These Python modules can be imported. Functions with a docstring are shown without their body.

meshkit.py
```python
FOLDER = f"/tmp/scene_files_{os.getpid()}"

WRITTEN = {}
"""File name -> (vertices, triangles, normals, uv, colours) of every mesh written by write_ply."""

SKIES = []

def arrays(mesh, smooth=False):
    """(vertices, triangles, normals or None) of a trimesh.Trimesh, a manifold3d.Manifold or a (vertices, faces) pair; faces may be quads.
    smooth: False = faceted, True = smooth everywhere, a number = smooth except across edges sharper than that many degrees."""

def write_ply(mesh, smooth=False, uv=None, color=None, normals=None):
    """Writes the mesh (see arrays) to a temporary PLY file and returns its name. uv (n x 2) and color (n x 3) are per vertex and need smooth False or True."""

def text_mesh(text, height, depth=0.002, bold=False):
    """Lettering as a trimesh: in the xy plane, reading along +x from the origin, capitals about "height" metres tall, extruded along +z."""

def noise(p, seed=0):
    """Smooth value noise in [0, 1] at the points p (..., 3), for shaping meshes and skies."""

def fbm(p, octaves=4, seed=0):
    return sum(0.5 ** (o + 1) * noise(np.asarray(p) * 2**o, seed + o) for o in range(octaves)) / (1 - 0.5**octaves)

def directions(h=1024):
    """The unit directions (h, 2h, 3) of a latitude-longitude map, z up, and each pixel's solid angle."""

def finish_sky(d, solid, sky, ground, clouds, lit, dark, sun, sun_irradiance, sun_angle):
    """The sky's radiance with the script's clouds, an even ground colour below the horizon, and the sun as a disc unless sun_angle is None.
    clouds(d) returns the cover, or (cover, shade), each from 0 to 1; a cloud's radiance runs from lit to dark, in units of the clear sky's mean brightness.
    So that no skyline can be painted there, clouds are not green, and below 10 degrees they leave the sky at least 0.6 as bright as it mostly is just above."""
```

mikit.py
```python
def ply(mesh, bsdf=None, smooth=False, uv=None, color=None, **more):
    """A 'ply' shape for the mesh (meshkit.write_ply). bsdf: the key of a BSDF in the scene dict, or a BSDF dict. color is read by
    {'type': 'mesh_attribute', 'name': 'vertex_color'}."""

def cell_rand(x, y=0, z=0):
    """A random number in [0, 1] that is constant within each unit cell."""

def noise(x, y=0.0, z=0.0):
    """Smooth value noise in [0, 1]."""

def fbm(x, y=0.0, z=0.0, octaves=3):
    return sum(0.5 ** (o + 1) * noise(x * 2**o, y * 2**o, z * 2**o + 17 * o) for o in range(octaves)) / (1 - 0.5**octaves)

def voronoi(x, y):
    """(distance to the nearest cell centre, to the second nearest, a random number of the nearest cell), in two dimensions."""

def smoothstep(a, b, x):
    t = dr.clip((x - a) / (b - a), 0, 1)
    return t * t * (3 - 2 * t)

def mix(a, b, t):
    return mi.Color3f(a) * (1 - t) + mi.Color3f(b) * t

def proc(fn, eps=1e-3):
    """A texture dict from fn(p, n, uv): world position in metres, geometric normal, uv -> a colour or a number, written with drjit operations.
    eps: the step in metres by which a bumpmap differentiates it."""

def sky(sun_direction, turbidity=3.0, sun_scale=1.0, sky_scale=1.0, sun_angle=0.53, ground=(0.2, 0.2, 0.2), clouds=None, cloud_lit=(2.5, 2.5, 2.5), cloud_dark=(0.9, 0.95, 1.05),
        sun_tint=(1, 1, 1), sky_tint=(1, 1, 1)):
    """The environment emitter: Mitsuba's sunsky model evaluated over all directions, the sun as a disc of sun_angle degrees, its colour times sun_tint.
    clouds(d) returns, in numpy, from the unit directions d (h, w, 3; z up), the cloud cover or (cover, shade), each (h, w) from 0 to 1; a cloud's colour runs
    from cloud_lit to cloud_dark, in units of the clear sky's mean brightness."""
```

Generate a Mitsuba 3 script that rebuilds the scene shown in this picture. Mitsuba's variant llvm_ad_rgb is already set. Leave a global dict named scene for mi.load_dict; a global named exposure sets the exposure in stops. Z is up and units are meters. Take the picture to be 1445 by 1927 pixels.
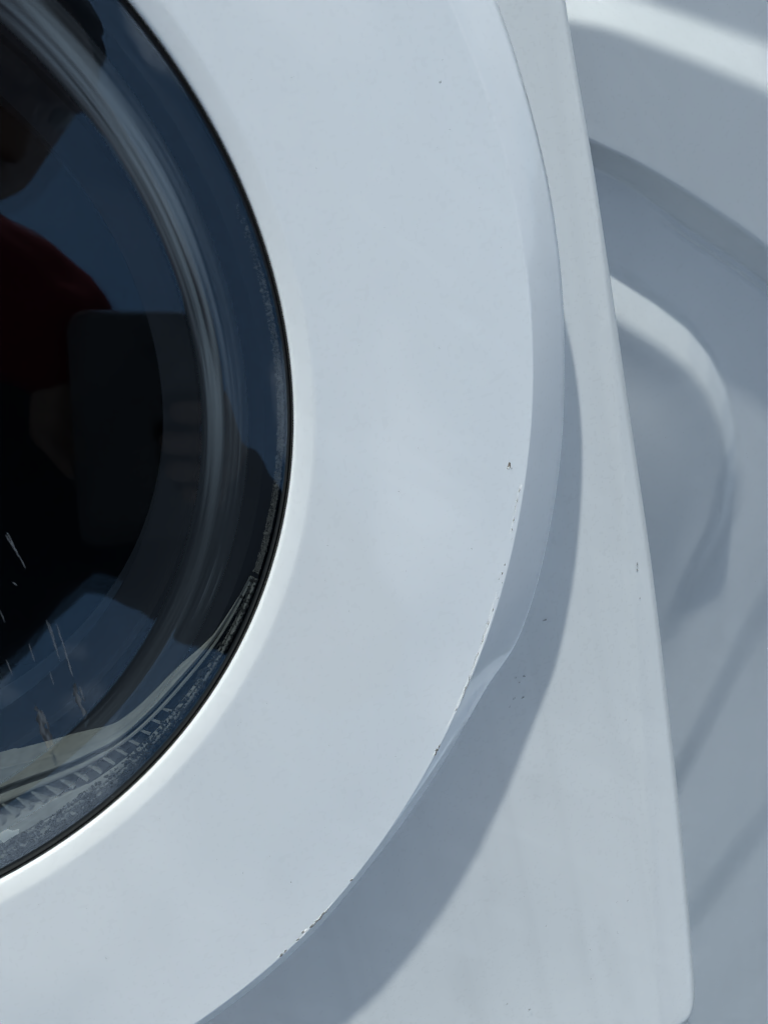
import math, random
import numpy as np
import drjit as dr
import trimesh
import manifold3d as m3
import mitsuba as mi
import mikit, meshkit
from mikit import proc, noise, fbm, smoothstep, mix

random.seed(7)
rng = np.random.default_rng(7)
scene, labels = {}, {}
T = mi.ScalarTransform4f
PI = math.pi

# ------------------------------------------------------------------ camera, sky, exposure
# World: the washing machine lies on its back, z up is the way its front faces, y towards its top edge; the door's centre is x = y = 0.
Z0 = 0.600                       # the door's top face
ZP = Z0 - 0.028                  # the front panel
CAM = np.array([0.1366, -0.0093, 0.8389])
FWD = np.array([0.1904, -0.2738, -0.9428]); FWD /= np.linalg.norm(FWD)
UPV = np.array([0.2707, 0.9377, -0.2177])
RGT = np.cross(FWD, UPV); RGT /= np.linalg.norm(RGT); UPV = np.cross(RGT, FWD)
scene['camera'] = {'type': 'thinlens', 'fov': 54.2, 'fov_axis': 'x', 'aperture_radius': 0.0015, 'focus_distance': 0.285,
                   'near_clip': 0.004, 'far_clip': 500.0,
                   'to_world': T().look_at(origin=CAM.tolist(), target=(CAM + FWD).tolist(), up=UPV.tolist())}
SUN = np.array([-0.178, 0.920, 0.350])


def clouds(d):
    # broken white cloud, thinning out overhead
    el = d[..., 2]
    q = np.stack([d[..., 0] / (el + .35), d[..., 1] / (el + .35), el * 0], -1)
    f = meshkit.fbm(q * 5.5 + [21.96, 8.43, 0], 5, 31)
    thr = .43 + .16 * np.clip((el - .55) / .35, 0, 1)
    cover = np.clip((f - thr) / .13, 0, 1)
    return cover * .92, .35 * meshkit.fbm(q * 4 + 9, 3, 5)


scene['sky'] = mikit.sky(SUN, turbidity=3, sun_scale=0.40, sky_scale=0.76, sun_angle=1.6, sun_tint=(0.68, 0.95, 1.55), sky_tint=(1.09, 1.0, 0.87), clouds=clouds, cloud_lit=(1.75, 1.92, 2.15), cloud_dark=(.75, .85, 1.0))
exposure = 3.1


# ------------------------------------------------------------------ helpers
def obj(key, mesh, bsdf, smooth=35, label=None, cat=None, group=None, kind=None, **more):
    k, i = key, 0
    while k in scene:
        i += 1
        k = f'{key}_{i:03d}'
    scene[k] = mikit.ply(mesh, bsdf, smooth=smooth, **more)
    info = {a: b for a, b in (('label', label), ('category', cat), ('group', group), ('kind', kind)) if b}
    if info:
        labels[k] = info
    return k


def grid(P, closed_u=False):
    """A sheet of points P (nu, nv, 3) as a mesh."""
    nu, nv = P.shape[:2]
    i, j = np.meshgrid(np.arange(nu if closed_u else nu - 1), np.arange(nv - 1), indexing='ij')
    a, b = i * nv + j, ((i + 1) % nu) * nv + j
    f = np.stack([a, b, b + 1, a + 1], -1).reshape(-1, 4)
    f = np.vstack([f[:, [0, 1, 2]], f[:, [0, 2, 3]]])
    return trimesh.Trimesh(P.reshape(-1, 3), f, process=False)


def lathe(profile, n=480):
    """profile: (r, z) from outside in, normals to the left of it, z relative to Z0."""
    th = np.linspace(0, 2 * PI, n, endpoint=False)
    pr = np.asarray(profile, float)
    P = np.stack([np.cos(th)[:, None] * pr[None, :, 0], np.sin(th)[:, None] * pr[None, :, 0], np.broadcast_to(pr[None, :, 1] + Z0, (n, len(pr)))], -1)
    return grid(P, True)


def rbox(c, s, r=0.004, rot=None):
    """A box with rounded edges."""
    h = np.array(s) / 2 - r
    m = m3.Manifold.batch_hull([m3.Manifold.sphere(r, 12).translate((h * [a, b, d]).tolist()) for a in (-1, 1) for b in (-1, 1) for d in (-1, 1)])
    mm = m.to_mesh()
    t = trimesh.Trimesh(mm.vert_properties[:, :3], mm.tri_verts, process=False)
    if rot is not None:
        t.apply_transform(rot)
    t.apply_translation(c)
    return t


def chip(c, r1, r2, ang, thick=0.00012, n=9, rg=rng):
    """A jagged flake lying on a surface."""
    a = np.linspace(0, 2 * PI, n, endpoint=False) + rg.uniform(-.25, .25, n)
    q = np.stack([np.cos(a) * r1, np.sin(a) * r2], 1) * rg.uniform(.45, 1.15, (n, 1))
    ca, sa = math.cos(ang), math.sin(ang)
    q = q @ np.array([[ca, sa], [-sa, ca]])
    top = np.c_[q * .8, np.full(n, thick)]
    bot = np.c_[q, np.zeros(n)]
    v = np.vstack([top, bot, [[0, 0, thick * 1.4]]]) + c
    f = []
    for i in range(n):
        j = (i + 1) % n
        f += [[2 * n, i, j], [i, n + i, n + j], [i, n + j, j]]
    return trimesh.Trimesh(v, np.array(f), process=False)


# ------------------------------------------------------------------ materials
def white(base, vary, rough, spec=0.5, dirt=0.0, seed=0.0, streak=0.0):
    base = [float(b) for b in base]

    def col(p, n, uv):
        a = fbm(p.x * 9 + seed, p.y * 9, p.z * 9, 3)
        b = fbm(p.x * 60 + seed, p.y * 22, p.z * 60, 3)
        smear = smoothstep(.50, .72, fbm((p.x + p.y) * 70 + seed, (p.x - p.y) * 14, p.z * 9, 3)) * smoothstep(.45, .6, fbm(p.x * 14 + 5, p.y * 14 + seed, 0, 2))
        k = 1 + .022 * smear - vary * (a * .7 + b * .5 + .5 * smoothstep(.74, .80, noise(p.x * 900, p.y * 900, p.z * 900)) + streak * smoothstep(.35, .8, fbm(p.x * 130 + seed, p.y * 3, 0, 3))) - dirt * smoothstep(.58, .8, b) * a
        return mi.Color3f(base[0] * k, base[1] * k, base[2] * (k + .01 * a))

    def rgh(p, n, uv):
        return rough * (0.75 + 0.8 * fbm(p.x * 26 + seed, p.y * 11, p.z * 26, 3))
    return {'type': 'twosided', 'b': {'type': 'principled', 'base_color': proc(col), 'roughness': proc(rgh), 'specular': spec}}


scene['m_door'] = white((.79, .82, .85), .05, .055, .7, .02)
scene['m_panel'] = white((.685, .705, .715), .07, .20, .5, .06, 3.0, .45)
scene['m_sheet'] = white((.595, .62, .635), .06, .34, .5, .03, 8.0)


def plain(color, rough=.5, spec=.4, metallic=0.0):
    return {'type': 'twosided', 'b': {'type': 'principled', 'base_color': {'type': 'rgb', 'value': list(color)}, 'roughness': rough, 'specular': spec, 'metallic': metallic}}


scene['m_rubber'] = plain((.022, .023, .025), .28)
scene['m_ring'] = plain((.016, .018, .024), .6, .2)
scene['m_black'] = plain((.006, .006, .008), .6, .2)
scene['m_chip_dark'] = plain((.19, .185, .18), .6)
scene['m_chip_brown'] = plain((.16, .14, .12), .6)
scene['m_chip_white'] = plain((.86, .87, .88), .5)
scene['m_scratch'] = plain((.085, .095, .11), .7)
def smear_opacity(p, n, uv):
    return dr.clip(.10 + .55 * smoothstep(.3, .75, fbm(p.x * 1600, p.y * 260, 0, 3)), 0, 1)


scene['m_smear'] = {'type': 'mask', 'opacity': proc(smear_opacity), 'b': {'type': 'twosided', 'b': {'type': 'diffuse', 'reflectance': {'type': 'rgb', 'value': [.13, .15, .18]}}}}
scene['m_dust'] = plain((.035, .034, .033), .9, .1)
scene['m_dust_light'] = plain((.125, .12, .115), .9, .1)
scene['m_paper'] = plain((.78, .74, .66), .9, .1)


def frame_col(p, n, uv):
    r = dr.sqrt(p.x * p.x + p.y * p.y)
    k = .14 + .08 * fbm(p.x * 300, p.y * 300, p.z * 300, 3) + .05 * fbm(r * 900, dr.atan2(p.y, p.x) * 9, 0, 3)
    return mi.Color3f(k * 1.03, k, k * .92)


scene['m_frame'] = {'type': 'twosided', 'b': {'type': 'principled', 'base_color': proc(frame_col), 'roughness': .55, 'specular': .4}}
scene['m_glass'] = {'type': 'thindielectric', 'int_ior': 1.74, 'specular_reflectance': {'type': 'rgb', 'value': [.72, .86, 1.0]}, 'specular_transmittance': {'type': 'rgb', 'value': [.74, .80, .83]}}
scene['m_bowl_glass'] = {'type': 'thindielectric', 'int_ior': 1.5, 'specular_transmittance': {'type': 'rgb', 'value': [.9, .93, .95]}}


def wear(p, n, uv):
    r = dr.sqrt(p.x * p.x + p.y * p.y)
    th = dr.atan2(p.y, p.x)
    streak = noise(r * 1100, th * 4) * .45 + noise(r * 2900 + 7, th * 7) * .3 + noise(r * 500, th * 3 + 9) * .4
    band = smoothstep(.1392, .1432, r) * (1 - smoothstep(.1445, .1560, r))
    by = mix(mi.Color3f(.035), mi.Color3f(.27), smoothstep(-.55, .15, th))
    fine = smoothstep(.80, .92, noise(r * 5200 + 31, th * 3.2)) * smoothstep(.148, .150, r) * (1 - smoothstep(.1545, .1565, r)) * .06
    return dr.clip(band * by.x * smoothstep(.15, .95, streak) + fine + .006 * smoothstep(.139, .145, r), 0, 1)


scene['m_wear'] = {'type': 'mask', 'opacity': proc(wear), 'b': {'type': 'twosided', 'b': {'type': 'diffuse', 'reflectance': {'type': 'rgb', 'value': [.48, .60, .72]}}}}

# ------------------------------------------------------------------ the setting
def ground_col(p, n, uv):
    k = .16 + .10 * fbm(p.x * 3, p.y * 3, 0, 3) + .05 * noise(p.x * 90, p.y * 90)
    return mi.Color3f(k * 1.04, k, k * .93)


scene['m_ground'] = {'type': 'twosided', 'b': {'type': 'diffuse', 'reflectance': proc(ground_col)}}
obj('ground', trimesh.Trimesh([[-90, -90, 0], [90, -90, 0], [90, 90, 0], [-90, 90, 0.]], [[0, 1, 2], [0, 2, 3]]), 'm_ground', False, kind='structure')

def leaf_color(p, n, uv):
    k = .55 + .8 * noise(p.x * 6, p.y * 6, p.z * 6)
    return mi.Color3f(.040 * k, .062 * k, .026 * k)


scene['m_leaf'] = {'type': 'twosided', 'b': {'type': 'diffuse', 'reflectance': proc(leaf_color)}}
scene['m_bark'] = {'type': 'twosided', 'b': {'type': 'diffuse', 'reflectance': {'type': 'rgb', 'value': [.10, .075, .055]}}}


def added_hedge(a, b, height, depth, n, seed, label):  # leafy blocker added out of view to cut light from the low sky
    rg = np.random.default_rng(seed)
    a, b = np.array(a, float), np.array(b, float)
    d = (b - a) / np.linalg.norm(b - a)
    w = np.array([-d[1], d[0]])
    L = np.linalg.norm(b - a)
    t, z = rg.uniform(0, L, n), height * rg.uniform(.02, 1, n)
    top = height * (.90 + .16 * meshkit.fbm(np.c_[t * .9, t * 0, t * 0 + seed], 3))
    z = np.minimum(z, top)
    e = rg.uniform(-1, 1, n)
    e = np.sign(e) * np.abs(e) ** .5 * depth / 2 * (.8 + .4 * meshkit.noise(np.c_[t * 2, z * 2, t * 0], seed))
    c = np.c_[a + t[:, None] * d + e[:, None] * w, z]
    q, r = rg.normal(size=(n, 3)), rg.normal(size=(n, 3))
    q /= np.linalg.norm(q, axis=1, keepdims=True)
    r -= q * (q * r).sum(1, keepdims=True)
    r /= np.linalg.norm(r, axis=1, keepdims=True)
    s = rg.uniform(.05, .10, (n, 1))
    v = np.stack([c - q * s, c + r * s * .45, c + q * s, c - r * s * .45], 1).reshape(-1, 3)
    f = (np.arange(n)[:, None, None] * 4 + np.array([[0, 1, 2], [0, 2, 3]])).reshape(-1, 3)
    labels['added_hedge' if 'added_hedge__foliage' not in scene else 'added_hedge_001'] = {'label': label, 'category': 'added_hedge'}
    k = 'added_hedge' if 'added_hedge__foliage' not in scene else 'added_hedge_001'
    obj(k + '__foliage', trimesh.Trimesh(v, f, process=False), 'm_leaf', False)
    for u in np.arange(.4, L, 1.1):
        st = trimesh.creation.cone(.06, height * .8, sections=8)
        st.apply_translation([*(a + u * d), 0])
        obj(k + '__trunk', st, 'm_bark', True)


added_hedge((3.3, 2.2), (3.3, -3.3), 1.6, 1.0, 34000, 21, 'added row of dark leaves out of view on the right, blocking low sky light')
added_hedge((2.6, -3.4), (-3.6, -3.4), 1.2, 1.0, 38000, 22, 'added row of dark leaves out of view past the lower end, blocking low sky light')

# ------------------------------------------------------------------ washing machine: cabinet and front panel
WM = 'washing_machine'
labels[WM] = {'label': 'white front loading washing machine lying on its back with a large round dark glass door', 'category': 'washing machine'}

# edge of the front panel: half width as a function of y
EY = np.array([-.40, -.399, -.395, -.3855, -.3577, -.2566, -.153, -.0725, .0125, .0725, .16, .25, .28])
EX = np.array([.2845, .2885, .2925, .2960, .2978, .3010, .3022, .3008, .2989, .2962, .2945, .2935, .293])


def edge_x(y):
    from scipy.interpolate import PchipInterpolator
    return PchipInterpolator(EY, EX)(y)


def crease(y):
    return np.interp(y, [-.42, -.36, -.25, -.148, -.07, 0, .1, .3], [.027, .025, .020, .0135, .009, .005, .004, .004])


def panel_mesh():
    y = np.r_[np.linspace(.272, -.37, 160), -.375, -.38, -.384, -.388, -.391, -.3935, -.3955, -.397, -.3982, -.3991, -.3997, -.40]
    s = np.r_[0, .0002, .0006, .0012, .002, .003, .0042, .0056, .0072, .009, np.linspace(.011, .30, 110)]     # inwards from the edge
    rows = []
    R = .0065
    for yy in y:
        ex, cr = float(edge_x(yy)), float(crease(yy))
        sx = s * ex / .30
        sd = np.minimum(sx, 0.7 * (yy + .4003) + sx * .15) if yy < -.38 else sx          # the bottom edge is rolled as well
        z = -np.where(sd < R, R - np.sqrt(np.maximum(R * R - (R - sd) ** 2, 0)), 0) * 1.3
        q = np.clip((cr + .004 - sx) / .005, 0, 1)
        z -= np.clip(cr - sx, 0, 1) * .055 * q                                            # the bevel along the edge
        z += .00045 * np.exp(-((sx - cr) / .0016) ** 2)                                    # faint crease
        z -= .0022 * np.exp(-(((yy + .33) / .06) ** 2)) * np.exp(-(((ex - sx - .2) / .05) ** 2))
        z += .0007 * (meshkit.fbm(np.stack([(ex - sx) * 11, np.full_like(sx, yy * 7), sx * 0 + 3], -1), 2) - .5)
        z += .00022 * (meshkit.fbm(np.stack([(ex - sx) * 55, np.full_like(sx, yy * 4), sx * 0 + 1], -1), 2) - .5) * np.clip(sx / .02, 0, 1)
        right = np.stack([ex - sx, np.full_like(sx, yy), ZP + z], -1)
        left = right[::-1][1:] * [-1, 1, 1]
        skirt_r = [[ex + .0001, yy, ZP - .0085], [ex - .0015, yy, ZP - .014]]
        skirt_l = [[-ex + .0015, yy, ZP - .014], [-ex - .0001, yy, ZP - .0085]]
        rows.append(np.vstack([skirt_r[::-1], right, left, skirt_l[::-1]]))
    m = grid(np.array(rows))
    c = m.vertices[m.faces].mean(1)
    m.update_faces(np.hypot(c[:, 0], c[:, 1]) > .222)           # the loading hole
    m.remove_unreferenced_vertices()
    return m


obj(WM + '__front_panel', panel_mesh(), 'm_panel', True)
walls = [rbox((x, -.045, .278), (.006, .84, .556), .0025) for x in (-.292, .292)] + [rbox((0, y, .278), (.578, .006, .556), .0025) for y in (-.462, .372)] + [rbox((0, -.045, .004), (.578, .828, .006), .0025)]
scene['m_cabinet'] = plain((.09, .095, .10), .45)  # unseen walls darkened so less light bounces onto the steel panel
obj(WM + '__cabinet', trimesh.util.concatenate(walls), 'm_cabinet', label='side walls of the cabinet, darkened to cut bounced light')
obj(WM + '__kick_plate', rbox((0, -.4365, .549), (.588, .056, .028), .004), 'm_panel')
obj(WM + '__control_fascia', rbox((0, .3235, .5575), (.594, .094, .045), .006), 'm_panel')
obj(WM + '__control_knob', rbox((.06, .3235, .589), (.05, .05, .020), .009), 'm_door')
obj(WM + '__detergent_drawer', rbox((-.19, .3235, .5795), (.19, .075, .006), .002), 'm_door')
obj(WM + '__drum', lathe([(.2290, -.0300), (.150, -.034), (.1420, -.045), (.139, -.075), (.22, -.09), (.235, -.13), (.235, -.38), (.0005, -.385)], 96), 'm_black', 30)

# ------------------------------------------------------------------ the door
DOOR = WM + '__door'
TC = np.radians([-180, -120, -90, -73.8, -64.8, -53.8, -42.5, -32.6, -26, -18.9, -14.6, -9.6, -4.8, 0.4, 7.6, 11.7, 16, 30, 60, 90, 140, 180])
RC = np.array([.2545, .257, .259, .2592, .2590, .2560, .2530, .2513, .2508, .2504, .2506, .2504, .2501, .2499, .2496, .2490, .2484, .248, .248, .249, .252, .2545])
TS = np.radians([-180, -120, -90, -74.9, -65.1, -55.3, -47.6, -42.5, -38.5, -36.1, -34.0, -32.5, -29.9, -23.5, -15.8, -6.0, 0.9, 6.9, 15.4, 30, 38, 60, 90, 140, 180])
RS = np.array([.264, .268, .272, .2728, .2708, .2668, .2657, .2658, .2663, .2680, .2706, .2714, .2716, .2707, .2697, .2684, .2677, .2673, .2677, .2670, .260, .258, .260, .263, .264]) - .0014


def smooth_polar(t, r, th, sig):
    from scipy.interpolate import PchipInterpolator
    from scipy.ndimage import gaussian_filter1d
    fine = np.linspace(-PI, PI, 2880, endpoint=False)
    return np.interp(th, fine, gaussian_filter1d(PchipInterpolator(t, r)(fine), sig, mode='wrap'))


def smst(a, b, x):
    t = np.clip((x - a) / (b - a), 0, 1)
    return t * t * (3 - 2 * t)


def door_mesh():
    th = np.linspace(-PI, PI, 1440, endpoint=False)
    rc, rs = smooth_polar(TC, RC, th, 26), smooth_polar(TS, RS, th, 6)
    o = np.ones_like(th)
    prof = [(.1684 * o, -.0085), (.1684 * o, -.0050), (.16845 * o, -.0032), (.1686 * o, -.0024), (.1690 * o, -.0019), (.1696 * o, -.00158), (.1712 * o, -.00106), (.1728 * o, -.00056),
            (.17405 * o, -.00024), (.1746 * o, -.00012), (.1752 * o, -.00005), (.1760 * o, -.00001), (.178 * o, 0)]
    for k in np.linspace(.06, .90, 26):
        prof.append((.178 + (rc - .178) * k, .0003 * math.sin(k / .90 * PI) if k < .9 else 0.0))
    w = rs - rc
    zl = .0098 - .0038 * smst(-.30, .10, th) * (1 - smst(.45, .8, th)) + .0042 * smst(.46, .92, -th)          # the grip is shallower towards its upper end
    rs = rs - (.0098 - zl) * (.5 + .27 * smst(.4, .9, -th))
    slope = zl / w
    e = .00035 + .0011 * smst(-.25, .15, th) * (1 - smst(.45, .8, th))            # the crease softens towards the upper end of the grip
    prof.append((rc - e - .002, .00001 + 0 * th))
    for t in (0, .2, .4, .6, .8, 1):
        prof.append((rc - e + 2 * e * t, -slope * e * t * t))
    for k in (.25, .4, .55, .7, .85, .95):
        r = rc + e + (w - e) * k
        prof.append((r, -slope * e - (zl - slope * e) * k ** 1.06))
    prof += [(rs - .0001, -zl - .0003), (rs, -zl - .0007), (rs - .0004, -zl - .0014), (rs - .0014, -zl - .0020), (rs - .0032, -zl - .0026), (rs - .0042, -.0160), (rs - .0046, -.0272)]
    P = np.stack([np.stack([np.cos(th) * r, np.sin(th) * r, np.full_like(th, Z0) + z], -1) for r, z in prof], 1)
    m = grid(P, True)
    m.invert()
    return m


labels[DOOR] = {'label': 'thick white round door ring with chipped edge and a finger grip on its right'}
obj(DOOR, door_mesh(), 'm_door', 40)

# black seal between ring and glass, with fine grooves
obj(DOOR + '__seal', lathe([(.1684, -.0046), (.1681, -.0034), (.1678, -.0031), (.1676, -.0044), (.1674, -.0046), (.1673, -.0034), (.1671, -.0031), (.16695, -.0036), (.1669, -.0048), (.1668, -.0078)], 900), 'm_rubber', 25)
# dark glass: flat middle, a rounded step and a gently falling outer band
step = [(.1395 + .0075 * t, -.0060 + .0016 * (t * t * (3 - 2 * t))) for t in np.linspace(0, 1, 28)]
glass = [(0.0005, -.0060), (.04, -.0060), (.08, -.0060), (.12, -.0060), (.132, -.0060), (.138, -.0060)] + step + [(.1500, -.0044), (.154, -.00448), (.158, -.0046), (.162, -.00475), (.1670, -.0050)]
obj(DOOR + '__glass', lathe(glass[::-1], 1440), 'm_glass', True)
film = [(r, z + .00018) for r, z in glass if .1385 < r < .1575]
obj(DOOR + '__worn_film', lathe(film[::-1], 1440), 'm_wear', True)
# the inner bowl of clear glass
obj(DOOR + '__bowl', lathe([(.1270, -.0360), (.12, -.0360), (.09, -.0360), (.045, -.0360), (.0005, -.0360)], 240), 'm_bowl_glass', True)
# dark inner ring that carries glass and bowl
obj(DOOR + '__inner_ring', lathe([(.1664, -.0102), (.1600, -.0108), (.1585, -.0125), (.1540, -.0190), (.1470, -.0270), (.1405, -.0290), (.1390, -.0330), (.1350, -.0352), (.1271, -.0364), (.1265, -.060)], 360), 'm_ring', 30)

# grey slotted plastic low in the door, its crescent outline shaped as the sunlit patch
TD = np.radians([-150, -130, -112, -98, -84, -75, -64, -59, -49, -42, -37, -33])
ROUT = .1650
RIN = np.array([.160, .152, .142, .134, .1345, .1390, .1488, .1533, .1560, .1600, .1622, .1640])
RSB = np.array([.1632, .162, .159, .156, .1555, .1560, .1608, .1622, .1634, .1641, .1645, .1648])      # outer line of the slot row
RST = np.array([.1612, .1575, .1530, .1485, .1478, .1498, .1556, .1582, .1606, .1626, .1637, .1646])      # inner line of the slot row


def fr(table, th):
    from scipy.interpolate import PchipInterpolator
    return PchipInterpolator(TD, table)(th)


def zs(r):
    return -.0086 - (.165 - r) * .38          # the crescent slopes down to the middle


def strip(prof, th):
    P = np.stack([np.stack([np.cos(th) * r, np.sin(th) * r, np.full_like(th, Z0) + z], -1) for r, z in prof], 1)
    m = grid(P)
    m.invert()
    return m


def frame_meshes():
    th = np.linspace(math.radians(-149), math.radians(-33.5), 420)
    ri, rt, rb = fr(RIN, th), fr(RST, th), fr(RSB, th)
    o = np.ones_like(th)
    mid = rb + (ROUT - rb) * .55
    outer = strip([(rb - .0001, zs(rb) - .0060), (rb, zs(rb) - .0006), (rb + .0003, zs(rb)), (mid - .0004, zs(mid)), (mid - .00015, zs(mid) - .0005), (mid + .0001, zs(mid) - .0004), (mid + .0003, zs(mid) + .0005),
                   (mid + .0009, zs(mid) + .0006), (mid + .0014, zs(mid) + .0001), (ROUT * o, zs(ROUT) + 0 * o)], th)
    lip = ri + (rt - ri) * .62
    inner = strip([(ri, zs(ri) - .012), (ri, zs(ri) - .0005), (ri + .0004, zs(ri) + .0002), (ri + .0012, zs(ri) + .0005), (lip - .0012, zs(lip) + .0006), (lip - .0004, zs(lip) + .0003), (lip + .0002, zs(lip) - .0012),
                   (lip + .0008, zs(lip) - .0016), (rt - .0012, zs(rt) - .0014), (rt - .0009, zs(rt) + .0003), (rt - .0003, zs(rt) + .0004), (rt, zs(rt) - .0006), (rt + .0001, zs(rt) - .0060)], th)
    floor = strip([(rt - .0006, zs(rt) - .0042), (rb + .0006, zs(rb) - .0042)], th)
    return outer, inner, floor


outer, inner, floor = frame_meshes()
FRM = DOOR + '__inner_frame'
fm = trimesh.util.concatenate([outer, inner, floor])
obj(DOOR + '__inner_frame', fm, 'm_frame', 30)
for d in np.arange(-112, -52, 1.9):       # ribs between the slots
    t = math.radians(d)
    r0, r1 = float(fr(RST, t)) - .0004, float(fr(RSB, t)) + .0004
    rm, w = (r0 + r1) / 2, .0008
    b = trimesh.creation.box([r1 - r0, w, .0050])
    b.apply_transform(trimesh.transformations.rotation_matrix(math.atan(.38) * -1, [0, 1, 0]))
    b.apply_transform(trimesh.transformations.rotation_matrix(t + .35, [0, 0, 1]))
    b.apply_translation([rm * math.cos(t), rm * math.sin(t), Z0 + zs(rm) - .0026])
    obj(DOOR + '__rib', b, 'm_frame', False)

# dried scratches and drip marks on the glass
def sliver(pts, w, z, rg):
    pts = np.asarray(pts, float)
    q = np.vstack([np.linspace(pts[i], pts[i + 1], 7)[(0 if i == 0 else 1):] for i in range(len(pts) - 1)])
    d = np.gradient(q, axis=0)
    d /= np.linalg.norm(d, axis=1, keepdims=True)
    nrm = np.c_[-d[:, 1], d[:, 0]]
    taper = np.sin(np.linspace(.12, PI - .12, len(q))) ** .6
    ww = w * taper * rg.uniform(.45, 1.2, len(q)) / 2
    off = rg.normal(0, w * .12, len(q))[:, None] * nrm
    L, R = q + off + nrm * ww[:, None], q + off - nrm * ww[:, None]
    P = np.stack([np.c_[R, np.full(len(q), z)], np.c_[q + off, np.full(len(q), z + .00006)], np.c_[L, np.full(len(q), z)]], 1)
    return grid(P)


ZG = Z0 - .0060 + .00004
rs_ = np.random.default_rng(11)
marks = [([(.0697, -.0535), (.0700, -.0580), (.0704, -.0620)], .00050), ([(.0690, -.0540), (.0698, -.0592)], .00035), ([(.0705, -.0610), (.0709, -.0660)], .0003),
         ([(.0713, -.0840), (.0711, -.0920), (.0709, -.0985)], .00045), ([(.0718, -.0850), (.0714, -.0930)], .0003), ([(.0738, -.0860), (.0734, -.0950), (.0731, -.1015)], .0004),
         ([(.0732, -.0985), (.0729, -.1050)], .0005), ([(.0640, -.0900), (.0637, -.0965)], .0003), ([(.0595, -.0760), (.0597, -.0810)], .0003), ([(.0668, -.1010), (.0665, -.1060)], .0003),
         ([(.0560, -.0930), (.0561, -.0985)], .0003), ([(.0660, -.0690), (.0668, -.0705)], .00035)]
obj(DOOR + '__scratches', trimesh.util.concatenate([sliver(p, w, ZG, rs_) for p, w in marks]), 'm_scratch', False, kind='stuff', label='fine pale scratches running down the dark glass')
smears = [([(.0726, -.1075), (.0720, -.1110), (.0722, -.1165), (.0716, -.1240)], .0020), ([(.0738, -.1090), (.0735, -.1150)], .0008),
          ([(.0592, -.1110), (.0590, -.1180), (.0587, -.1260), (.0583, -.1340)], .0026), ([(.0602, -.1130), (.0604, -.1210)], .0010)]
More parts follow.
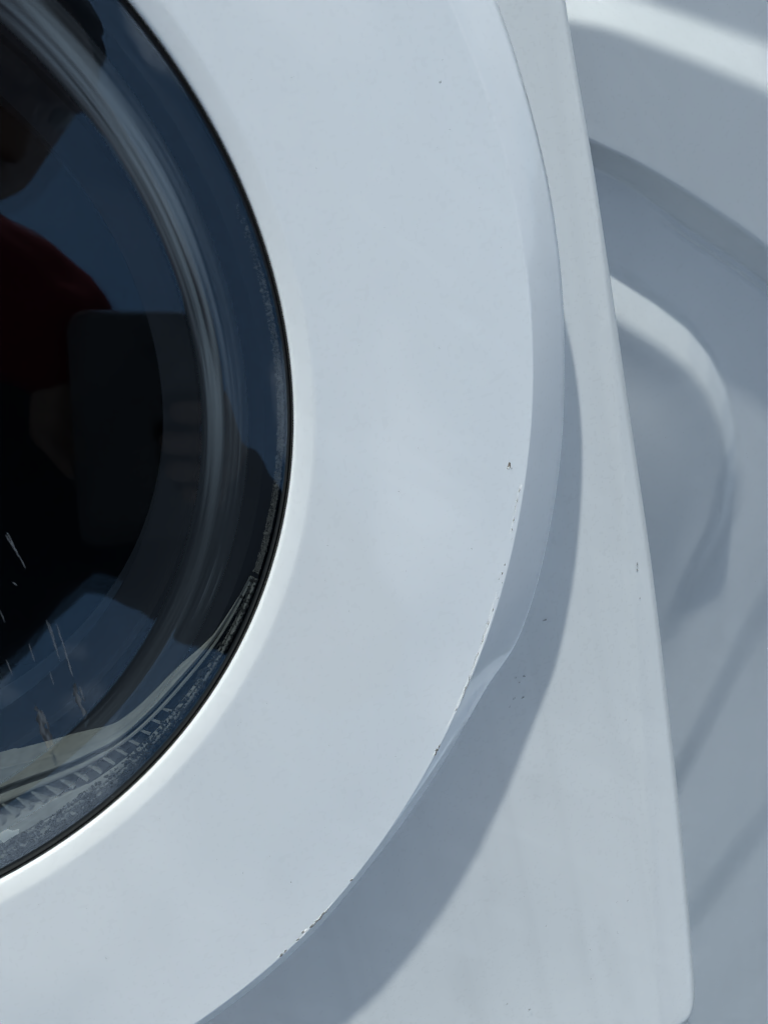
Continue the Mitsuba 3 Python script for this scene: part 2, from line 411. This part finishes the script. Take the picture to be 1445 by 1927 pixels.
obj(DOOR + '__drip_marks', trimesh.util.concatenate([sliver(p, w, ZG, rs_) for p, w in smears]), 'm_smear', False, kind='stuff', label='grey dried drip marks low on the dark glass')

# chipped paint along the ring's edge and specks on the ring
dark, brown, pale = [], [], []
r2 = np.random.default_rng(5)
TOP = Z0 + .00003
for x, y, a, b, ang in [(.2314, .0472, .00035, .00022, .3), (.2318, .0338, .00022, .0002, 0), (.1913, -.0732, .0003, .0002, 1), (.2325, -.0762, .0003, .0002, 1), (.2125, -.1005, .0002, .00016, 0), (.205, .010, .00016, .00014, 0),
                        (.187, .055, .0002, .00015, 0), (.196, .082, .00018, .00016, 0), (.168 + .02, .03, .00016, .00014, 0), (.120, -.205, .0002, .00018, 0), (.098, -.185, .00016, .0001, 0), (.215, -.03, .00016, .00012, 0)]:
    dark.append(chip([x, y, TOP + .0002], a, b, ang, rg=r2))
brown.append(chip([.2319, -.0752, TOP], .0017, .00085, 1.15, rg=r2))
pale.append(chip([.2314, -.0757, TOP + .00012], .0008, .0004, 1.1, rg=r2))


def rcrease(t):
    return float(smooth_polar(TC, RC, np.array([t]), 26)[0])


def edge_pt(deg, inset):
    t = math.radians(deg)
    r = rcrease(t) - inset
    return [r * math.cos(t), r * math.sin(t), TOP - .00006], t + PI / 2


for deg, inset, a, b, kind in [(-19.6, .0011, .0014, .0005, 'w'), (-19.9, .0016, .0008, .0003, 'd'), (-20.8, .0018, .0009, .00025, 'd'), (-21.6, .0018, .0006, .0003, 'w'), (-22.4, .0019, .0007, .00025, 'd'), (-23.2, .0018, .0006, .0003, 'd'),
                               (-26.2, .0015, .0005, .0002, 'd'), (-27.0, .0016, .0007, .0003, 'd'), (-30.2, .0012, .0009, .0002, 'd'), (-31.4, .0013, .0010, .00025, 'd'), (-32.2, .0008, .0007, .0002, 'w'), (-33.0, .0012, .0012, .0002, 'd'),
                               (-34.2, .0011, .0010, .0002, 'd'), (-35.0, .0007, .0008, .0002, 'w'), (-36.3, .0009, .0013, .0002, 'd'), (-37.4, .0007, .0013, .00018, 'd'), (-38.4, .0006, .0009, .0002, 'w'), (-39.3, .0005, .0009, .00025, 'd'),
                               (-43.2, .0005, .0012, .0005, 'd'), (-43.6, .0006, .0006, .0003, 'w'), (-56.6, .0006, .0010, .0004, 'd'), (-60.4, .0004, .0022, .00045, 'd'), (-60.9, .0002, .0018, .0005, 'd'), (-61.6, .0005, .0014, .0006, 'd'),
                               (-62.3, .0010, .0016, .0009, 'w'), (-62.5, .0012, .0008, .0006, 'd'), (-63.2, .0006, .0009, .0004, 'd'), (-64.6, .0007, .0010, .0004, 'd'), (-65.1, .0006, .0012, .0005, 'd'), (-65.4, .0009, .0006, .0004, 'w')]:
    c, t = edge_pt(deg, inset)
    (dark if kind == 'd' else pale).append(chip(c, a, b, t + r2.uniform(-.3, .3), .00016, rg=r2))
for _ in range(26):                                   # crumbs of lifted paint along the worn stretch of the edge
    c, t = edge_pt(r2.uniform(-39, -19), r2.uniform(.0004, .0026))
    (dark if r2.random() < .45 else pale).append(chip(c, r2.uniform(.00015, .0004), r2.uniform(.0001, .0002), t, .00012, rg=r2))


def edge_line(d0, d1, i0, i1, w, seed):
    rg = np.random.default_rng(seed)
    q = []
    for d in np.linspace(d0, d1, 24):
        k = (d - d0) / (d1 - d0)
        t = math.radians(d)
        r = rcrease(t) - (i0 + (i1 - i0) * k) - rg.normal(0, .00012)
        q.append([r * math.cos(t), r * math.sin(t)])
    return sliver(q, w, TOP - .00002, rg)


for a in [(-19.4, -23.6, .0018, .0022, .0004, 1), (-28.6, -33.5, .0018, .0012, .0006, 2), (-30.0, -36.0, .0009, .0005, .0007, 3), (-33.6, -39.6, .0013, .0004, .0006, 4), (-37.0, -41.0, .0012, .0008, .0004, 5), (-59.0, -63.5, .0006, .0004, .0007, 7)]:
    pale.append(edge_line(*a))
for a in [(-20.4, -22.4, .0020, .0021, .00022, 11), (-31.0, -33.4, .0016, .0013, .00025, 12), (-34.0, -36.4, .0013, .0009, .00022, 13), (-36.0, -38.6, .0004, .0002, .0003, 14), (-59.4, -61.8, .0003, .0001, .0006, 15), (-42.6, -43.8, .0002, .0001, .0005, 16)]:
    dark.append(edge_line(*a))
for _ in range(70):                                   # tiny specks of dirt on the ring
    t, r = math.radians(r2.uniform(-80, 18)), r2.uniform(.18, .244)
    dark.append(chip([r * math.cos(t), r * math.sin(t), TOP + .0003], r2.uniform(.00006, .00014), r2.uniform(.00005, .0001), 0, .0001, 6, r2))
obj(DOOR + '__chips', trimesh.util.concatenate(dark), 'm_chip_dark', False, kind='stuff', label='dark chips and specks on the white door ring')
obj(DOOR + '__paint_flakes', trimesh.util.concatenate(pale), 'm_chip_white', False, kind='stuff', label='lifted flakes of white paint along the ring edge')
obj(DOOR + '__bare_spot', brown[0], 'm_chip_brown', False, label='small brown bare spot near the right edge of the ring')

# specks and scuffs on the front panel
sp = []
for x, y, a, b, ang in [(.2917, -.1395, .0012, .00022, 1.5), (.2913, -.1420, .0010, .0003, 1.7), (.2908, -.1549, .0003, .0003, 0), (.2469, -.1507, .0007, .0003, .2), (.2460, -.1507, .0003, .0002, 0), (.2295, -.1719, .0006, .00012, -.1), (.2332, -.1725, .0007, .0002, -.4),
                        (.2305, -.1745, .0004, .00015, .2), (.2270, -.181, .0008, .0001, .2), (.2310, -.1818, .0007, .0002, .1), (.2245, -.184, .0004, .0001, .4), (.2581, -.3031, .00025, .00022, 0), (.2636, -.305, .0003, .00025, 0), (.2408, -.3237, .0003, .00025, 0),
                        (.2053, -.3429, .0008, .0004, .3), (.256, -.3205, .0003, .0002, 0), (.2215, -.300, .0002, .0002, 0), (.2385, -.3405, .0003, .0003, 0), (.1955, -.334, .0007, .0001, .5), (.276, -.21, .0003, .0002, 0)]:
    zz = ZP + .00045
    sp.append(chip([x, y, zz], a, b, ang, .00015, rg=r2))
scene['m_scuff'] = plain((.20, .205, .21), .7)
obj(WM + '__scuff_marks', trimesh.util.concatenate(sp), 'm_scuff', False, kind='stuff', label='dark scuffs and specks on the white front panel')

# dust and a torn paper scrap caught behind the glass
def crumbs(n, lo, hi, seed, size, rlo=.1608, rhi=.1660, z=-.0072):
    rg = np.random.default_rng(seed)
    vs, fs, k = [], [], 0
    base = trimesh.creation.icosahedron()
    while k < n:
        d = rg.uniform(lo, hi)
        low = np.clip((-d - 25) / 45, 0, 1)                       # more of it towards the bottom
        if rg.random() > .35 + .65 * low:
            continue
        low = max(low, .35)
        if d > -16 and rg.random() < (d + 16) / 26:
            continue
        r = rhi - (rhi - rlo) * (rg.random() ** 1.6) * (.40 + .60 * low)
        t = math.radians(d)
        s = size * rg.lognormal(0, .45) * (.55 + .6 * low)
        v = base.vertices * s * rg.uniform(.5, 1.2, (12, 1)) * [1, 1, .6] + [r * math.cos(t), r * math.sin(t), Z0 + (zs(r) if d < -33 else -.0101 - (.166 - r) * .1) + .0002]
        vs.append(v)
        fs.append(base.faces + 12 * k)
        k += 1
    return trimesh.Trimesh(np.vstack(vs), np.vstack(fs), process=False)


obj('dust', crumbs(2300, -125, -33.5, 3, .00048), 'm_dust', False, label='grey dust and grit gathered under the lower rim of the dark glass', cat='dust', kind='stuff')
obj('light_dust', trimesh.util.concatenate([crumbs(420, -125, -34, 4, .00030), crumbs(3800, -33, 13, 6, .00024, .1628)]), 'm_dust_light', False, label='pale lint specks scattered among the grey dust under the glass rim', cat='lint', kind='stuff')


def torn(poly, z, h):
    from shapely.geometry import Polygon
    m = trimesh.creation.extrude_polygon(Polygon(poly), .0002, engine='earcut')
    m = m.subdivide().subdivide()
    v = np.array(m.vertices)
    v[:, 2] += z + h * meshkit.noise(np.c_[v[:, :2] * 300, v[:, 2] * 0], 5)
    m.vertices = v
    return m


PZ = Z0 - .0092
obj('paper_scrap', torn([(.0335, -.1560), (.0385, -.1550), (.0392, -.1534), (.0372, -.1532), (.0360, -.1520), (.0340, -.1519), (.0328, -.1528), (.0322, -.1540), (.0330, -.1546)][::-1], PZ, .0012), 'm_paper', False,
    label='small torn scrap of pale paper behind the glass near its bottom, the right one', cat='paper', group=None)
obj('paper_scrap', torn([(.0230, -.1588), (.0312, -.1569), (.0306, -.1552), (.0318, -.1532), (.0296, -.1541), (.0270, -.1546), (.0240, -.1552)][::-1], PZ, .0010), 'm_paper', False,
    label='torn scrap of pale paper behind the glass at the left edge of the photo', cat='paper')

# ------------------------------------------------------------------ embossed steel side panel leaning at the right
N = np.array([.15, -.2, .97]); N /= np.linalg.norm(N)
P0 = np.array([.306, .08, Z0 - .075])
U = np.cross([0, 1, 0], N); U /= np.linalg.norm(U); V = np.cross(N, U)


def sst(a, b, x):
    t = np.clip((x - a) / (b - a), 0, 1)
    return t * t * (3 - 2 * t)


def sheet_mesh():
    from scipy.interpolate import PchipInterpolator
    from shapely.geometry import Polygon, Point
    import shapely
    u = np.r_[np.linspace(-.004, .22, 180), np.linspace(.224, .56, 60)]
    v = np.r_[np.linspace(-1.25, -.72, 60), np.linspace(-.715, -.345, 150), np.linspace(-.3442, -.04, 440), np.linspace(-.0385, .08, 80)]
    uu, vv = np.meshgrid(u, v, indexing='ij')

    def curve(p):
        p = np.array(p)
        return PchipInterpolator(p[:, 0], p[:, 1], extrapolate=True)(uu)

    def ramp(a, b, x, e=.22):
        """0 to 1 between a and b: a straight slope with rounded ends."""
        t = (x - a) / (b - a)
        y = np.clip(t, 0, 1)
        lo, hi = np.clip((t + e) / (2 * e), 0, 1), np.clip((1 + e - t) / (2 * e), 0, 1)
        y = np.where(t < e, e * lo * lo, np.where(t > 1 - e, 1 - e * hi * hi, y))
        return np.clip(y, 0, 1)
    top = curve([(-.1, .022), (.0246, .0095), (.0469, .0062), (.0676, .0002), (.096, -.0080), (.1323, -.0186), (.22, -.046), (.6, -.17)])
    bot = curve([(-.1, .012), (.019, -.0036), (.0472, -.0120), (.0844, -.0246), (.1355, -.0430), (.22, -.078), (.6, -.24)])
    h = .0150 * (1 - ramp(0, 1, (vv - bot) / (top - bot), .16))
    g0 = .0015 + curve([(-.1, -.005), (.0312, -.0550), (.0888, -.0868), (.1276, -.1112), (.1472, -.1270), (.170, -.158), (.195, -.215), (.6, -1.2)])
    g1 = curve([(-.1, -.012), (.0388, -.0668), (.0897, -.0990), (.129, -.1240), (.1485, -.1385), (.169, -.165), (.19, -.22), (.6, -1.2)])
    h -= .0130 * ramp(0, 1, (g0 - vv) / np.maximum(g0 - g1 - .0045, .004), .16)
    on = sst(.045, .085, uu)
    for off in (.0002, .0058):
        h += on * (.0007 * np.exp(-((vv - g1 - off) / .0010) ** 2) - .0006 * np.exp(-((vv - g1 - off + .0018) / .0009) ** 2))
    nose = Polygon([(-.20, .07), (.0, -.074), (.044, -.1059), (.0664, -.1219), (.0888, -.1403), (.1054, -.1599), (.1195, -.1848), (.1299, -.2136), (.1343, -.239), (.1330, -.2674), (.1240, -.2900), (.1100, -.3250), (.0950, -.3600), (.06, -.45), (-.2, -1.1)]).buffer(.02, quad_segs=32).buffer(-.045, quad_segs=32).buffer(.025, quad_segs=48)
    pts = shapely.points(uu.ravel(), vv.ravel())
    d = shapely.distance(nose.exterior, pts) * np.where(shapely.contains(nose, pts), 1, -1)
    from scipy.ndimage import gaussian_filter
    d = gaussian_filter(d.reshape(uu.shape), (2.5, 4))
    fade = 1 - .985 * sst(-.170, -.370, vv)
    h += fade * (.0185 * ramp(0, 1, d / .0235, .14 + .30 * sst(-.20, -.26, vv)) - .0040 * ramp(0, 1, (d - .0215) / .022, .45))
    b0 = curve([(-.1, -.80), (.06, -.56), (.1097, -.4611), (.1322, -.4221), (.158, -.3771), (.178, -.3539), (.25, -.28), (.6, .0)])
    h -= .0030 * sst(-.030, .045, b0 - vv)
    b1 = curve([(-.1, -.82), (.1399, -.650), (.1735, -.6188), (.2102, -.590), (.6, -.30)])
    h -= .0030 * sst(-.035, .050, b1 - vv)
    h += .0012 * (meshkit.fbm(np.stack([uu * 9, vv * 7, uu * 0], -1), 2) - .5)
    P = P0 + uu[..., None] * U + vv[..., None] * V + h[..., None] * N
    flange = []
    m = grid(P)
    # folded rims on all four sides
    rim = []
    for e in (P[0], P[-1][::-1], P[:, -1], P[:, 0][::-1]):
        rim.append(grid(np.stack([e, e - N * .002, e - N * .030], 1)))
    return trimesh.util.concatenate([m] + rim)


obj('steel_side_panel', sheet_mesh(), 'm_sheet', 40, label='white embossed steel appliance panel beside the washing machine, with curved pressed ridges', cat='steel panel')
for i, (x, y) in enumerate([(.78, -.90), (.78, .04)]):
    q = ((x - P0[0]) * N[0] + (y - P0[1]) * N[1]) / -N[2] + P0[2] - .036
    obj('timber_block', rbox((x, y, q / 2), (.12, .12, q), .004), {'type': 'twosided', 'b': {'type': 'diffuse', 'reflectance': {'type': 'rgb', 'value': [.30, .21, .13]}}}, label='upright timber block holding up the lower edge of the steel panel, ' + ('the shorter one' if i == 0 else 'the taller one'), cat='wood block')

# ------------------------------------------------------------------ the photographer, seen in the glass
def cam(x, y, z):
    return CAM + x * RGT + y * UPV - z * FWD


def ball(p, r, n=20):
    return m3.Manifold.sphere(float(r), n).translate([float(a) for a in p])


def bone(a, ra, b, rb, n=20):
    return m3.Manifold.batch_hull([ball(a, ra, n), ball(b, rb, n)])


def chain(pts, n=20):
    return [bone(pts[i][0], pts[i][1], pts[i + 1][0], pts[i + 1][1], n) for i in range(len(pts) - 1)]


def blob(parts, length, rounds=8):
    m = m3.Manifold.batch_boolean(parts, m3.OpType.Add).refine_to_length(length).to_mesh()
    t = trimesh.Trimesh(m.vert_properties[:, :3], m.tri_verts, process=True)
    trimesh.smoothing.filter_taubin(t, iterations=rounds)
    return t


A = lambda *p: np.array(p, float)
shR, shL, neck = A(.00, -.12, 1.07), A(-.20, .17, 1.07), A(-.11, .08, 1.11)
hip = A(-.50, -.27, .97)
elR, elL = A(.20, -.30, .985), A(-.105, .185, .87)
wrR, wrL = cam(.052, -.105, .024), cam(-.058, -.014, .050)
side = (shL - shR) / np.linalg.norm(shL - shR)
hipR, hipL = hip - side * .09, hip + side * .09
footR, footL = A(-.52, -.48, .05), A(-.72, -.16, .05)
kneeR, kneeL = A(-.47, -.42, .50), A(-.66, -.13, .50)
head = A(.045, .235, 1.06)
face = cam(-.02, -.02, .01) - head; face /= np.linalg.norm(face)
hu = (head - neck); hu -= face * (hu @ face); hu /= np.linalg.norm(hu)
hr = np.cross(face, hu)
H = lambda x, y, z: head + x * hr + y * face + z * hu


def hand():
    f = cam
    w = f(.052, -.105, .024)
    parts = []
    ks = [(.027, -.046, .010), (.029, -.066, .012), (.029, -.085, .013), (.027, -.103, .013)]
    parts.append(m3.Manifold.batch_hull([ball(w, .019, 14)] + [ball(f(*k), .0098, 14) for k in ks] + [ball(f(.044, -.080, .022), .014, 14)]))
    for k, (x, y, z) in enumerate(ks):
        reach = (.004, .0, .002, .008)[k]
        rr = (.0086, .0088, .0084, .0074)[k]
        parts += chain([(f(x, y, z), rr + .001), (f(.0235, y - .001, -.0065), rr), (f(.006 + reach, y + .001, -.0108), rr * .92), (f(-.010 + reach * 1.6, y + .002, -.0090), rr * .85)], 14)
    parts += chain([(f(.046, -.088, .024), .013), (f(.030, -.060, .027), .0105), (f(.010, -.047, .0215), .0092), (f(-.004, -.036, .0195), .0082)], 14)
    return parts


body = []
body += [m3.Manifold.batch_hull([ball(shR, .055), ball(shL, .055), ball(neck, .06), ball(hip + A(.18, .14, .03), .12), ball(hipR, .10), ball(hipL, .10)])]
body += chain([(neck, .058), (H(0, -.03, -.07), .054), (H(0, -.02, -.02), .055)])
body += chain([(shR, .052), (elR, .040), (elR * .6 + wrR * .4, .040), (wrR, .026)]) + chain([(shL, .052), (elL, .040), (elL * .6 + wrL * .4, .040), (wrL, .026)])
body += chain([(hipR, .095), (kneeR, .062), (footR + A(0, 0, .06), .042)]) + chain([(hipL, .095), (kneeL, .062), (footL + A(0, 0, .06), .042)])
body += [m3.Manifold.batch_hull([ball(H(0, -.022, .035), .078), ball(H(0, .022, .045), .066), ball(H(.034, .040, -.055), .028), ball(H(-.034, .040, -.055), .028), ball(H(0, .068, -.082), .022)])]
body += [m3.Manifold.batch_hull([ball(H(0, .088, .022), .007, 12), ball(H(0, .106, -.012), .011, 12), ball(H(.012, .092, -.016), .008, 12), ball(H(-.012, .092, -.016), .008, 12)])]
body += chain([(H(-.022, .079, -.046), .006), (H(0, .088, -.045), .008), (H(.022, .079, -.046), .006)], 12)
body += chain([(H(-.040, .076, .034), .008), (H(-.012, .086, .032), .008)], 12) + chain([(H(.040, .076, .034), .008), (H(.012, .086, .032), .008)], 12)
for s in (-1, 1):
    body += [m3.Manifold.batch_hull([ball(H(.076 * s, -.004, .030), .011, 12), ball(H(.074 * s, .0, -.020), .008, 12), ball(H(.082 * s, -.016, .022), .008, 12)])]
body += hand()
# the left hand reaches over the screen, first finger on it
kn = [cam(-.050, -.040, .044), cam(-.056, -.052, .044), cam(-.066, -.062, .044), cam(-.078, -.070, .042)]
body += [m3.Manifold.batch_hull([ball(wrL, .022, 14)] + [ball(k, .0098, 14) for k in kn])]
for k, tip, mid in ((0, cam(-.012, -.058, .0185), cam(-.030, -.050, .040)), (1, cam(-.034, -.080, .028), cam(-.040, -.070, .044)), (2, cam(-.048, -.088, .028), cam(-.052, -.080, .044)), (3, cam(-.064, -.092, .030), cam(-.068, -.086, .042))):
    body += chain([(kn[k], .0092), (mid, .0085), (tip, .0072)], 14)
body += chain([(wrL, .015), (cam(-.050, -.022, .036), .011), (cam(-.034, -.026, .026), .009)], 14)
scene['m_skin'] = plain((.17, .105, .08), .5, .3)
scene['m_red'] = plain((.085, .006, .011), .85, .2)
scene['m_trousers'] = plain((.02, .024, .035), .9, .2)
scene['m_hair'] = plain((.018, .013, .010), .6, .3)
scene['m_shoe'] = plain((.03, .03, .03), .6)
scene['m_eye'] = plain((.25, .24, .22), .2)
PER = 'person'
labels[PER] = {'label': 'person in dark jacket with a red sleeve leaning over the machine, mirrored in its glass', 'category': 'person'}
obj(PER + '__body', blob(body, .0055, 6), 'm_skin', True)
jk = [m3.Manifold.batch_hull([ball(shR, .072), ball(shL, .072), ball(neck + A(-.02, -.02, -.01), .068), ball(hip + A(.18, .14, .02), .140), ball(hip + A(.05, .04, 0) - side * .08, .125), ball(hip + A(.05, .04, 0) + side * .08, .125)])]
jk += chain([(shR, .070), (elR, .060), (elR * .5 + wrR * .5, .054), (elR * .12 + wrR * .88, .042)]) + chain([(shL, .070), (elL, .060)])
jk += chain([(neck + side * .085, .045), (neck + A(-.055, -.045, .035), .055), (neck - side * .085, .045)])
jk = blob(jk, .012, 10)
jk.vertices += jk.vertex_normals * ((meshkit.fbm(jk.vertices * 22, 3, 4) - .5) * .022)[:, None]
obj(PER + '__jacket', jk, 'm_trousers', True)
sl = blob(chain([(elL * .9 + shL * .1, .066), (elL, .063), (elL * .5 + wrL * .5, .056), (elL * .06 + wrL * .94, .040)]), .009, 8)
sl.vertices += sl.vertex_normals * ((meshkit.fbm(sl.vertices * 24, 3, 6) - .5) * .02)[:, None]
obj(PER + '__sleeve', sl, 'm_red', True, label='red sleeve of the left forearm')
tr = [m3.Manifold.batch_hull([ball(hipR, .112), ball(hipL, .112)])] + chain([(hipR, .110), (kneeR, .080), (footR + A(0, 0, .04), .066)]) + chain([(hipL, .110), (kneeL, .080), (footL + A(0, 0, .04), .066)])
tr = blob(tr, .014, 10)
tr.vertices += tr.vertex_normals * ((meshkit.fbm(tr.vertices * 18, 3, 8) - .5) * .02)[:, None]
vs = blob([m3.Manifold.batch_hull([ball(shR + (neck - shR) * .22, .083), ball(shL + (neck - shL) * .22, .083), ball(neck + A(-.03, -.03, -.02), .075), ball(hip + A(.18, .14, .02), .152), ball(hip + A(.07, .05, 0) - side * .08, .136), ball(hip + A(.07, .05, 0) + side * .08, .136)])], .012, 10)
vs.vertices += vs.vertex_normals * ((meshkit.fbm(vs.vertices * 20, 3, 14) - .5) * .02)[:, None]
obj(PER + '__vest', vs, 'm_trousers', True)
obj(PER + '__trousers', tr, 'm_trousers', True)
for fpos in (footR, footL):
    ff = A(.93, .10, 0)
    obj(PER + '__shoe', blob([m3.Manifold.batch_hull([ball(fpos - ff * .05 + A(0, 0, -.004), .046), ball(fpos + ff * .13 + A(0, 0, -.012), .038), ball(fpos + ff * .19 + A(0, 0, -.02), .030), ball(fpos + A(0, 0, .035), .046)])], .01, 4), 'm_shoe', True)
hair = m3.Manifold.batch_hull([ball(H(0, -.030, .040), .089), ball(H(0, .018, .060), .074), ball(H(0, -.05, -.03), .060)])
cut = m3.Manifold.batch_hull([ball(H(x, y, z), .02) for x in (-.2, .2) for y, z in ((.052, .098), (.2, .09), (.035, -.2), (.2, -.2), (.035, .02))])
hm = (hair - cut).refine_to_length(.008).to_mesh()
hm = trimesh.Trimesh(hm.vert_properties[:, :3], hm.tri_verts, process=True)
hm.vertices += hm.vertex_normals * ((meshkit.fbm(hm.vertices * 70, 3, 2) - .35) * .012)[:, None]
obj(PER + '__hair', hm, 'm_hair', True)
for s in (-1, 1):
    obj(PER + '__eye', trimesh.creation.icosphere(3, .0115).apply_translation(H(.031 * s, .074, .018)), 'm_eye', True)

# the phone in the hands
scene['m_phone'] = plain((.012, .012, .014), .25, .5)
scene['m_screen'] = plain((.02, .02, .022), .08, .5)
rotc = np.eye(4); rotc[:3, 0], rotc[:3, 1], rotc[:3, 2] = RGT, UPV, -FWD
PH = 'mobile_phone'
labels[PH] = {'label': 'black mobile phone held in both hands above the glass door', 'category': 'phone'}
c = m3.CrossSection.square((.049, .124), True).offset(.014, m3.JoinType.Round, 2, 24).extrude(.0078)
pm = c.to_mesh()
pm = trimesh.Trimesh(pm.vert_properties[:, :3], pm.tri_verts)
pm.apply_translation([-.0275, -.061, .0016])
pm.apply_transform(rotc); pm.apply_translation(CAM)
obj(PH + '__case', pm, 'm_phone', 30)
c = m3.CrossSection.square((.051, .126), True).offset(.011, m3.JoinType.Round, 2, 24).extrude(.0004).to_mesh()
pm = trimesh.Trimesh(c.vert_properties[:, :3], c.tri_verts)
pm.apply_translation([-.0275, -.061, .0095])
pm.apply_transform(rotc); pm.apply_translation(CAM)
obj(PH + '__screen', pm, 'm_screen', 30)
for x, y in ((-.0005, -.020), (-.016, -.010)):
    q = trimesh.creation.cylinder(.0062, .0012, sections=40)
    q.apply_translation([x, y, .0011])
    q.apply_transform(rotc); q.apply_translation(CAM)
    obj(PH + '__lens', q, 'm_screen', 30)
